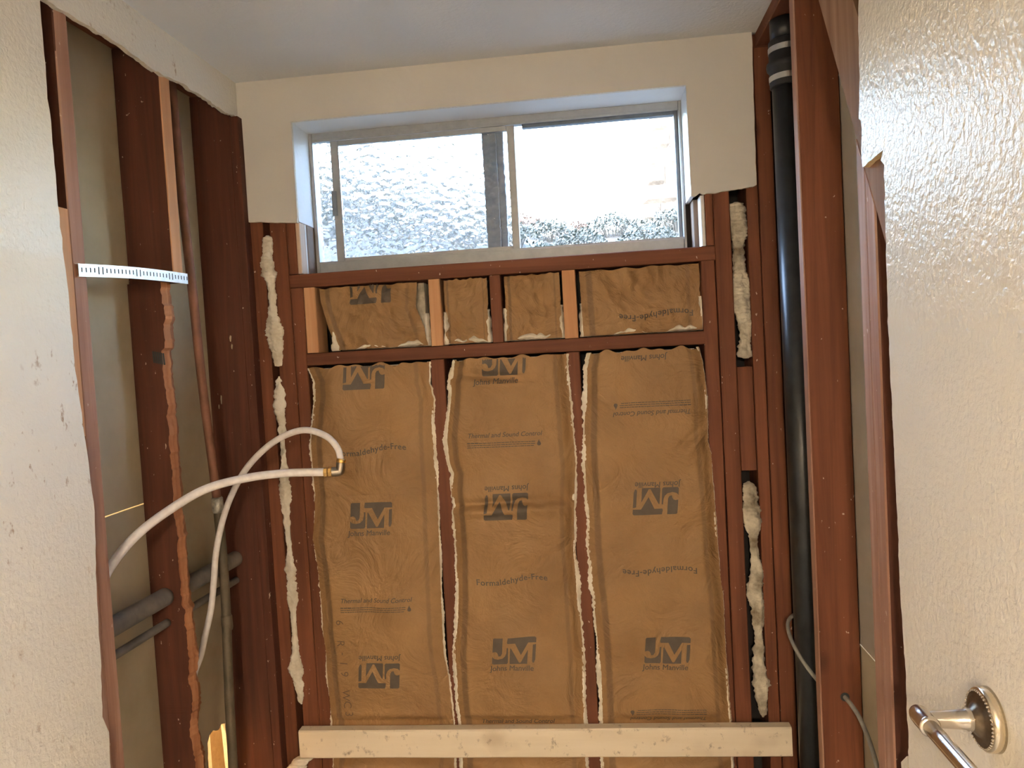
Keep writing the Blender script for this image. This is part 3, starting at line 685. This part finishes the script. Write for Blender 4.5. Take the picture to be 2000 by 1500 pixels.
# four crumpled pieces between the cripple studs under the sill
for (L, R_, seed, lab) in [
    ([(622, 555), (628, 600), (645, 650), (655, 685)], [(815, 545), (812, 600), (828, 640), (836, 672)], 63, 'crumpled paper insulation under the window sill with half a logo showing'),
    ([(866, 548), (872, 675)], [(950, 540), (955, 668)], 71, 'narrow crumpled insulation piece left of the dark red cripple stud'),
    ([(984, 540), (990, 665)], [(1092, 530), (1098, 658)], 83, 'narrow crumpled insulation piece right of the dark red cripple stud'),
    ([(1130, 525), (1140, 655)], [(1365, 512), (1372, 640)], 97, 'wide crumpled insulation piece under the open half of the window')]:
    bt = Batt(poly_x(pts(L, 2.31)), poly_x(pts(R_, 2.31)), 1.606, 1.800, seed, .004, 2.318, .034, [], .006)
    bt.y = (lambda B: (lambda x, z_: max(2.304, min(2.345, Batt.y(B, x, z_) + .008 + .026 * abs(N(x * 11 + z_ * 5, z_ * 9, B.seed)) + .012 * abs(N(x * 27, z_ * 22, B.seed))))))(bt)
    rt = tag(empty('insulation_batt', ((bt.l(1.7) + bt.r(1.7)) / 2, 2.34, 1.606)), lab, 'insulation', 'crumpled insulation under the sill')
    bt.paper(rt)
    b_ = MB(); b_.box(bt.l(1.61) + .01, bt.r(1.61) - .01, 2.347, 2.436, 1.604, 1.80); settle(b_.build('fibreglass_core', M['fluff_dirty']), rt)
    if seed == 63: p_logo(bt, rt, 718, 566, True, zmax=1.80)
    if seed == 97: p_ff(bt, rt, 1283, 612, True)
    bt.rag = None
    # white tufts along the foot and sides
    for k, (sx_, wz) in enumerate(((bt.l(1.62), 0), (bt.r(1.62), 0), ((bt.l(1.62) * .6 + bt.r(1.62) * .4), 1), (bt.r(1.62) - .05, 1))):
        v = []; f = []; n, K = 26, 10
        for j in range(n + 1):
            for i in range(K + 1):
                a, c_ = i / K - .5, j / n
                if wz: X, Z = sx_ + (c_ - .5) * .11, 1.6045 + (a + .5) * .022 * (1 + .8 * N(c_ * 5, seed + k)) * math.sin(PI * c_)
                else: X, Z = sx_ + a * .026 * (1 + .9 * N(c_ * 4, seed + k)) * (1.0 - .5 * c_), 1.6045 + c_ * (.10 + .07 * N(seed, k))
                v.append((X + .002 * N(Z * 150, k), 2.326 - .018 * math.cos(a * PI) * (.5 + .5 * math.sin(PI * c_)) + .003 * N(X * 90, Z * 90, seed), Z))
        for j in range(n):
            for i in range(K): q = j * (K + 1) + i; f.append((q, q + 1, q + K + 2, q + K + 1))
        settle(link('fibreglass_tuft', mesh('fibreglass_tuft', v, f), M['fluff'], None, True), rt)

# loose fibreglass stuffed in the narrow slots beside the king studs
def wool(name, path, r, mat, label, seed, group=None, squash=.7):
    P = catmull(path, 34); n = len(P); seg = 26; v = []; f = []
    for i, p in enumerate(P):
        for k in range(seg):
            a = 2 * PI * k / seg; t_ = i / (n - 1)
            q = r(p.z) * (1 + .55 * N(p.z * 14, math.cos(a) * 1.2, seed) + .42 * N(p.z * 48, math.sin(a) * 2, seed + 4) + .26 * N(p.z * 130, a * 1.5, seed) + .16 * N(p.z * 330, a * 3, seed))
            q *= min(1, math.sin(PI * min(max(t_, .004), .996)) * 26)
            v.append((p.x + math.cos(a) * q, p.y + math.sin(a) * q * squash, p.z))
    for i in range(n - 1):
        for k in range(seg): f.append((i * seg + k, i * seg + (k + 1) % seg, (i + 1) * seg + (k + 1) % seg, (i + 1) * seg + k))
    f += [tuple(range(seg - 1, -1, -1)), tuple(range((n - 1) * seg, n * seg))]
    return tag(link(name, mesh(name, v, f), mat, None, True), label, 'insulation', group)
def slot(L, Y): return [PY(u, v_, Y) for u, v_ in L]
wool('insulation_wool', slot([(522, 460), (526, 520), (533, 580), (536, 640), (541, 690), (545, 716)], 2.302), lambda z_: .018 + .006 * math.sin(z_ * 31), M['fluff'], 'white fibreglass stuffed in the slot beside the upper king stud, under the painted wallboard', 3)
wool('insulation_wool', slot([(546, 735), (548, 800), (553, 860), (556, 930), (560, 1000), (567, 1080), (571, 1160), (576, 1240), (581, 1320), (589, 1375)], 2.303), lambda z_: .0135 + .005 * math.sin(z_ * 23), M['fluff'], 'long ragged strip of white fibreglass between studs left of the stamped batt', 9)
wool('insulation_wool', slot([(1438, 395), (1441, 450), (1444, 520), (1449, 580), (1454, 640), (1457, 700)], 2.318), lambda z_: .021 + .006 * math.sin(z_ * 27), M['fluff_dirty'], 'dirty fibreglass in the slot above the short block, beside the black pipe', 15)
wool('insulation_wool', slot([(1462, 940), (1468, 1000), (1474, 1070), (1478, 1150), (1481, 1230), (1484, 1310), (1490, 1400)], 2.308), lambda z_: .017 + .006 * math.sin(z_ * 25), M['fluff_dirty'], 'patchy fibreglass in the slot below the short block', 19)
wool('insulation_wool', [(-1.03, 2.272, .25), (-1.01, 2.262, .29), (-.985, 2.258, .325), (-.965, 2.270, .34)], lambda z_: .030, M['fluff'], 'fat tuft of cream fibreglass bulging under the end of the pale board', 25, None, .55)

# ------------------------------------------------------------------ pale board across the studs
o = lumber('ledger_board', -.985, .506, 2.2555, 2.2935, .3395, .4275, M['plank'], None, 'x', .0012, .004, (0, .0105), 4.0)
tag(o, 'pale painted ledger board nailed level across the bare studs', 'board')

# ------------------------------------------------------------------ black stack pipe
root = tag(empty('stack_pipe', (.527, 2.12, .002)), 'tall black drain stack inside the right-hand wall with steel banded sleeve', 'pipe')
cx, cy_ = .5345, 2.125
b = MB(); lathe(b, (cx, cy_, .004), (0, 0, 1), [(0, .0405), (2.22, .0405)], 40); settle(b.build('pipe', M['abs'], None, True), root)
b = MB(); lathe(b, (cx, cy_, 2.350), (0, 0, 1), [(0, .0405), (.05, .0405)], 40); settle(b.build('pipe', M['abs'], None, True), root)
b = MB(); lathe(b, (cx, cy_, 2.226), (0, 0, 1), [(0, .042), (.002, .0455), (.044, .0455), (.047, .051), (.056, .0525), (.064, .051), (.067, .0455), (.118, .0455), (.122, .042)], 40); slv = b.build('coupling_sleeve', M['rubber'], None, True); settle(slv, root)
for zz in (2.241, 2.315):
    b = MB(); lathe(b, (cx, cy_, zz), (0, 0, 1), [(0, .0455), (0, .0467), (.0145, .0467), (.0145, .0455)], 40); q = b.build('steel_band', M['steel'], slv); 
    q.matrix_parent_inverse = Matrix.Identity(4); slv_off = None
# ------------------------------------------------------------------ electric cable, both sides of the bored stud
b = MB(); tube(b, catmull([(.548, 2.19, .80), (.515, 2.188, .797), (.487, 2.160, .786), (.478, 2.115, .768), (.484, 2.077, .742), (.502, 2.062, .708), (.522, 2.04, .680), (.534, 1.985, .672), (.541, 1.93, .69), (.5445, 1.907, .705)]), .0052, 10)
tag(b.build('electric_cable', M['cable'], None, True), 'grey cable bent across the front of the black pipe', 'cable')
b = MB(); tube(b, catmull([(.5445, 1.867, .7075), (.547, 1.83, .706), (.552, 1.79, .695), (.556, 1.74, .665), (.559, 1.70, .62), (.560, 1.66, .56), (.558, 1.63, .48), (.556, 1.62, .38), (.556, 1.62, .2), (.556, 1.62, .045)]), .0052, 10)
tag(b.build('electric_cable', M['cable'], None, True), 'grey cable drooping out of a hole bored in the wide stud', 'cable')
b = MB(); lathe(b, (.5445, 1.8675, .7075), (0, -1, 0), [(0, .0105), (.0008, .0105)], 20); b.build('bored_hole', M['slot'], wall_r)

# ------------------------------------------------------------------ pipes in the left wall
root = tag(empty('copper_pipe', (-1.12, 2.07, .04)), 'brown copper water pipe leaning behind the hacked stud with a soldered coupling', 'pipe')
Pp = [PXp(u, v_, -1.118) for u, v_ in [(333, 150), (341, 230), (357, 400), (375, 560), (395, 750), (415, 905), (425, 985)]]
b = MB(); tube(b, [Vector((Pp[0].x, Pp[0].y - .01, 2.399))] + catmull(Pp), .0125, 16); settle(b.build('pipe', M['copper'], None, True), root)
Pl = [PXp(u, v_, -1.118) for u, v_ in [(425, 985), (436, 1100), (442, 1200), (446, 1320), (455, 1495)]]
b = MB(); tube(b, catmull(Pl) + [Vector((-1.118, Pl[-1].y - .005, .04))], .0135, 16); settle(b.build('lower_pipe', M['verdigris'], None, True), root)
d = (Pl[1] - Pl[0]).normalized()
b = MB(); lathe(b, Pl[0] - d * .022, d, [(0, .0138), (.004, .0165), (.040, .0165), (.046, .0142)], 20); settle(b.build('coupling', M['solder'], None, True), root)
b = MB(); lathe(b, Pl[2] + d * .0, d, [(0, .0138), (.006, .0158), (.04, .016), (.047, .0138)], 20); settle(b.build('coupling', M['verdigris'], None, True), root)
def drain(x, zc, r, label, y0, y1, slope=0.0):
    b_ = MB(); tube(b_, [(x, y0 + (y1 - y0) * i / 30, zc + slope * i / 30) for i in range(31)], r, 24)
    return tag(b_.build('drain_pipe', M['dustpipe'], None, True), label, 'pipe')
drain(-1.152, .985, .0235, 'thick dusty grey pipe running through the left wall studs', 1.46, 1.868, -.002)
drain(-1.152, .981, .0235, 'thick dusty grey pipe end let into the dark corner stud', 1.921, 2.262, -.005)
drain(-1.152, .918, .0105, 'thin dusty grey pipe below the thick one, entering the hacked stud', 1.46, 1.868, -.004)
drain(-1.154, .912, .0105, 'thin dusty grey pipe behind the white hose, before the corner stud', 1.921, 2.262, -.004)
# slotted strap across the two studs
root = tag(empty('pipe_strap', (-1.062, 1.72, 1.79)), 'slotted galvanised strap bridging the left wall studs', 'bracket')
A, B_ = Vector((-1.0655, 1.500, 1.792)), Vector((-1.0655, 1.932, 1.812))
b = MB(); n = 24; v = []; f = []
prof = [(0, -.013), (.002, -.013), (.002, .011), (-.010, .0125), (-.010, .0137), (.0034, .0125), (.0034, -.0145), (0, -.0145)]
for i in range(n + 1):
    p = A.lerp(B_, i / n); sag = .004 * math.sin(PI * i / n)
    for dx, dz_ in prof: v.append((p.x + dx, p.y, p.z + dz_ + sag))
K = len(prof)
for i in range(n):
    for k in range(K): f.append((i * K + k, (i + 1) * K + k, (i + 1) * K + (k + 1) % K, i * K + (k + 1) % K))
f += [tuple(range(K)), tuple(n * K + k for k in range(K - 1, -1, -1))]
b.add(v, f); body = b.build('strap_body', M['galv']); settle(body, root)
ns = 31
for i in range(ns):
    t_ = (i + .7) / ns; p = A.lerp(B_, t_); s_ = .004 * math.sin(PI * t_)
    hh = .0052 if i % 10 not in (4, 5) else .0085
    q = MB(); q.box(p.x + .0031, p.x + .0038, p.y - .0016, p.y + .0016, p.z + s_ - hh, p.z + s_ + hh * .9); q.build('slot', M['slot'], body)

# ------------------------------------------------------------------ white hoses and their brass elbow
h1 = [PY(u, v_, Y) for u, v_, Y in [(190, 1160, 1.585), (215, 1108, 1.62), (262, 1050, 1.68), (325, 1000, 1.75), (400, 956, 1.82), (480, 934, 1.88), (560, 924, 1.93), (640, 922, 1.962)]]
b = MB(); tube(b, [Vector((-1.105, 1.555, .60)), Vector((-1.105, 1.558, .8)), Vector((-1.108, 1.564, .98))] + catmull(h1, 12), .0108, 16)
tag(b.build('water_hose', M['pex'], None, True), 'thick white plastic hose arching from the left wall to the brass elbow', 'hose')
h2 = [PY(u, v_, Y) for u, v_, Y in [(666, 900, 1.968), (659, 875, 1.972), (637, 852, 1.985), (598, 840, 2.01), (558, 850, 2.03), (518, 876, 2.045), (480, 917, 2.06), (452, 968, 2.075), (434, 1020, 2.08), (422, 1080, 2.075), (418, 1130, 2.06), (412, 1190, 2.04), (401, 1240, 2.03), (392, 1280, 2.005)]]
h2 += [Vector((-1.157, 1.985, .725)), Vector((-1.166, 1.97, .66)), Vector((-1.170, 1.96, .50)), Vector((-1.170, 1.96, .06))]
b = MB(); tube(b, catmull(h2, 12), .0088, 16)
tag(b.build('water_hose', M['pex'], None, True), 'thinner white plastic hose looping down from the brass elbow behind the copper pipe', 'hose')
root = tag(empty('hose_elbow', tuple(PY(660, 921, 1.965))), 'brass and grey metal elbow joining the two white hoses', 'fitting')
c0 = PY(663, 921, 1.966); e1 = PY(634, 922, 1.960); e2 = PY(667, 897, 1.968)
ax = (c0 - e1).normalized(); up = (e2 - c0).normalized()
b = MB(); tube(b, catmull([e1 + ax * .016, c0 - ax * .006, c0 + ax * .001 + up * .004, e2 - up * .004], 8), .0125, 18); settle(b.build('elbow_body', M['bronze'], None, True), root)
b = MB(); lathe(b, e1 - ax * .002, ax, [(0, .0118), (.002, .0142), (.009, .0142), (.011, .0128), (.013, .0142), (.020, .0142), (.022, .0128)], 8); settle(b.build('brass_nut', M['brass']), root)
b = MB(); lathe(b, e2 - up * .010, up, [(0, .0115), (.002, .0128), (.010, .0128), (.012, .0100)], 20); settle(b.build('brass_collar', M['brass'], None, True), root)

# ------------------------------------------------------------------ towel bar on the right wall
root = tag(empty('towel_bar', (XR, 1.027, 1.068)), 'brushed nickel towel bar with a beaded round mount on the right wall', 'towel bar')
tx, ty, tz = XR - .0005, 1.022, 1.068
b = MB(); lathe(b, (tx, ty, tz), (-1, 0, 0), [(0, .0405), (.0115, .0395), (.0135, .0375), (.0138, .034)], 48); rim = b.build('mount_rim', M['nickel_pale'], None, True); settle(rim, root)
b = MB(); lathe(b, (tx - .0134, ty, tz), (-1, 0, 0), [(0, .0355), (.0015, .034), (.001, .030), (.0035, .028), (.0030, .023), (.0062, .020), (.010, .0145), (.013, .0130)], 48); mp_ = settle(b.build('mount_plate', M['nickel_dark'], None, True), root)
for k in range(44):
    a = 2 * PI * k / 44; q = MB(); c_ = Vector((tx - .0146, ty + .0348 * math.cos(a), tz + .0348 * math.sin(a)))
    lathe(q, c_, (-1, 0, 0), [(-.001, .0018), (.0006, .0016), (.0016, .0008)], 6); q.build('bead', M['nickel'], mp_)
b = MB(); lathe(b, (tx - .024, ty, tz), (-1, 0, 0), [(0, .0132), (.002, .0145), (.004, .0132), (.006, .0145), (.008, .0128), (.03, .0112), (.055, .0102), (.062, .0102)], 28); settle(b.build('post', M['nickel'], None, True), root)
bx, bz = XR - .0835, 1.069
b = MB(); lathe(b, (bx, ty - .022, bz), (0, 1, 0), [(-.002, .0118), (0, .0132), (.003, .0132), (.005, .0125), (.02, .0128), (.034, .0122), (.041, .0100), (.045, .0060), (.0462, .001)], 28); settle(b.build('end_knob', M['nickel'], None, True), root)
b = MB(); tube(b, [(bx, ty - .020 - .5 * i / 12, bz) for i in range(13)], .0098, 24); settle(b.build('bar', M['nickel'], None, True), root)

# unseen outer walls, upper storey and eave, added to block half the sky outside
b = MB(); b.box(-6, -1.302, 2.30, 2.47, 0, 5.4); b.box(.722, 6, 2.30, 2.47, 0, 5.4); b.box(-1.302, .722, 2.30, 2.47, 2.532, 5.4); b.box(-6.3, 6.3, 1.9, 2.95, 5.4, 5.55)
struct(b.build('wall_sky_blocker', flat('stucco', (.34, .30, .25), (.40, .36, .30), .95, 0, 40, .003)))
# ------------------------------------------------------------------ outside: hillside, shrubs, block retaining wall
def hill(x, y):
    k = min(max((y - 2.6) / 2.7, 0), 1); zc_ = 1.42 + 1.01 * k + (max(0, y - 5.3)) * .05
    return zc_ + max(-.1, min(.42, (-x - .55) * .36)) * k + .03 * N(x * 2, y * 2, 4)
v = []; f = []; nx, ny = 60, 60
for j in range(ny + 1):
    for i in range(nx + 1):
        x, y = -7 + 14 * i / nx, 2.62 + 9.0 * j / ny; v.append((x, y, hill(x, y)))
for j in range(ny):
    for i in range(nx): a = j * (nx + 1) + i; f.append((a, a + 1, a + nx + 2, a + nx + 1))
struct(link('ground', mesh('ground', v, f), M['soil'], None, True))
def shrub(x, y, s, seed, label, red):
    r_ = random.Random(seed); zc_ = hill(x, y); root_ = tag(empty('dry_shrub', (x, y, zc_)), label, 'shrub', 'low shrubs on the slope outside')
    lv = MB(); tw = MB()
    for k in range(950):
        a = r_.uniform(0, 2 * PI); e = r_.random() ** .6; hh = math.sqrt(max(0, 1 - e * e)) * r_.uniform(.45, 1)
        p = Vector((math.cos(a) * e * s, math.sin(a) * e * s * .8, hh * s * .70 + .01)); L = r_.uniform(.012, .028)
        d_ = Vector((r_.uniform(-1, 1), r_.uniform(-1, 1), r_.uniform(-.2, 1))).normalized(); q = d_.orthogonal().normalized() * L * .34
        lv.add([p, p + d_ * L * .5 + q, p + d_ * L, p + d_ * L * .5 - q], [(0, 1, 2, 3)])
    for k in range(46):
        a = r_.uniform(0, 2 * PI); e = r_.uniform(.1, .9)
        p = Vector((math.cos(a) * e * s * .4, math.sin(a) * e * s * .4, -.01)); t2 = Vector((math.cos(a) * e * s * 1.05, math.sin(a) * e * s * .8, s * .80 * r_.uniform(.5, 1)))
        tube(tw, [p, p.lerp(t2, .5) + Vector((0, 0, .03)), t2], lambda t_: .0032 - .002 * t_, 4, cap=False)
    o_ = lv.build('foliage', M['leaf_red'] if red else M['leaf'], root_); tw.build('stems', M['twig'], root_)
k = 0
for row, (y, s) in enumerate(((4.40, .20), (4.80, .20), (5.20, .20), (5.60, .19))):
    for i in range(9):
        x = -2.35 + i * .415 + (.2 if row % 2 else 0)
        red = row == 3 and -.5 < x < .2
        lab = 'reddish dry shrub at the top of the slope, behind the open window half' if red else ('grey-green dry shrub on the slope, blurred behind the hammered glass' if x < -.35 else 'grey-green dry shrub on the slope, seen through the open window half')
        shrub(x, y, s * random.uniform(.9, 1.0), 100 + k, lab, red); k += 1
rw = tag(empty('retaining_wall', (1.3, 6.45, 2.3)), 'pale split-face block retaining wall on the slope outside', 'wall')
for c_ in range(11):
    zz = 2.12 + c_ * .1515; x = .330 + .026 * c_ + (.02 if c_ % 2 else 0); j = 0; yy = 6.40 + .018 * c_
    while x < 2.6:
        L = .30 if not (c_ % 2 and j == 0) else .15
        v = []; f = []; n, m_ = 6, 4
        for b2_ in range(m_ + 1):
            for a2 in range(n + 1):
                px, pz = x + L * a2 / n, zz + .150 * b2_ / m_; ed_ = (a2 in (0, n)) or (b2_ in (0, m_))
                v.append((px, yy + (.004 if ed_ else -.009 * (.5 + N(px * 9, pz * 9, c_))), pz))
        for b2_ in range(m_):
            for a2 in range(n): q = b2_ * (n + 1) + a2; f.append((q, q + 1, q + n + 2, q + n + 1))
        e = len(v); v += [(x, yy + .2, zz), (x + L, yy + .2, zz), (x + L, yy + .2, zz + .15), (x, yy + .2, zz + .15)]
        bl = [0, n, (m_ + 1) * (n + 1) - 1, m_ * (n + 1)]
        f += [(bl[1], bl[0], e, e + 1), (bl[2], bl[1], e + 1, e + 2), (bl[3], bl[2], e + 2, e + 3), (bl[0], bl[3], e + 3, e), (e + 1, e, e + 3, e + 2)]
        settle(link('block', mesh('block', v, f), M['block']), rw); x += L + .002; j += 1

# ------------------------------------------------------------------ lamps: the bathroom's wall globe (behind the camera) and the next room's bulb
root = tag(empty('vanity_light', (-.10, YN, 1.97)), 'nickel wall light with a bell shade over a white globe above the vanity', 'lamp')
lx, ly, lz = -.10, YN + .20, 1.885
b = MB(); lathe(b, (lx, YN + .0005, 1.99), (0, 1, 0), [(0, .06), (.012, .06), (.02, .045), (.028, .014)], 32); settle(b.build('base', M['nickel'], None, True), root)
b = MB(); tube(b, catmull([(lx, YN + .02, 1.99), (lx, YN + .12, 2.02), (lx, ly, 2.05), (lx, ly, 2.00)]), .008, 12); settle(b.build('arm', M['nickel'], None, True), root)
b = MB(); lathe(b, (lx, ly, 2.005), (0, 0, -1), [(0, .022), (.02, .04), (.06, .075), (.11, .108), (.145, .122), (.145, .119), (.11, .105), (.06, .072), (.024, .038)], 40); settle(b.build('bell_shade', M['plaster'], None, True), root)
b = MB(); lathe(b, (lx, ly, lz + .07), (0, 0, -1), [(.07 - .07 * math.cos(PI * k / 16), max(.002, .07 * math.sin(PI * k / 16))) for k in range(17)], 32); settle(b.build('globe', M['globe'], None, True), root)
pl = bpy.data.lights.new('next_room_bulb', 'POINT'); pl.energy = 34; pl.color = (1, .74, .44); pl.shadow_soft_size = .06
po = bpy.data.objects.new('next_room_bulb', pl); po.location = (-1.7, 1.5, 1.7); C.objects.link(po)
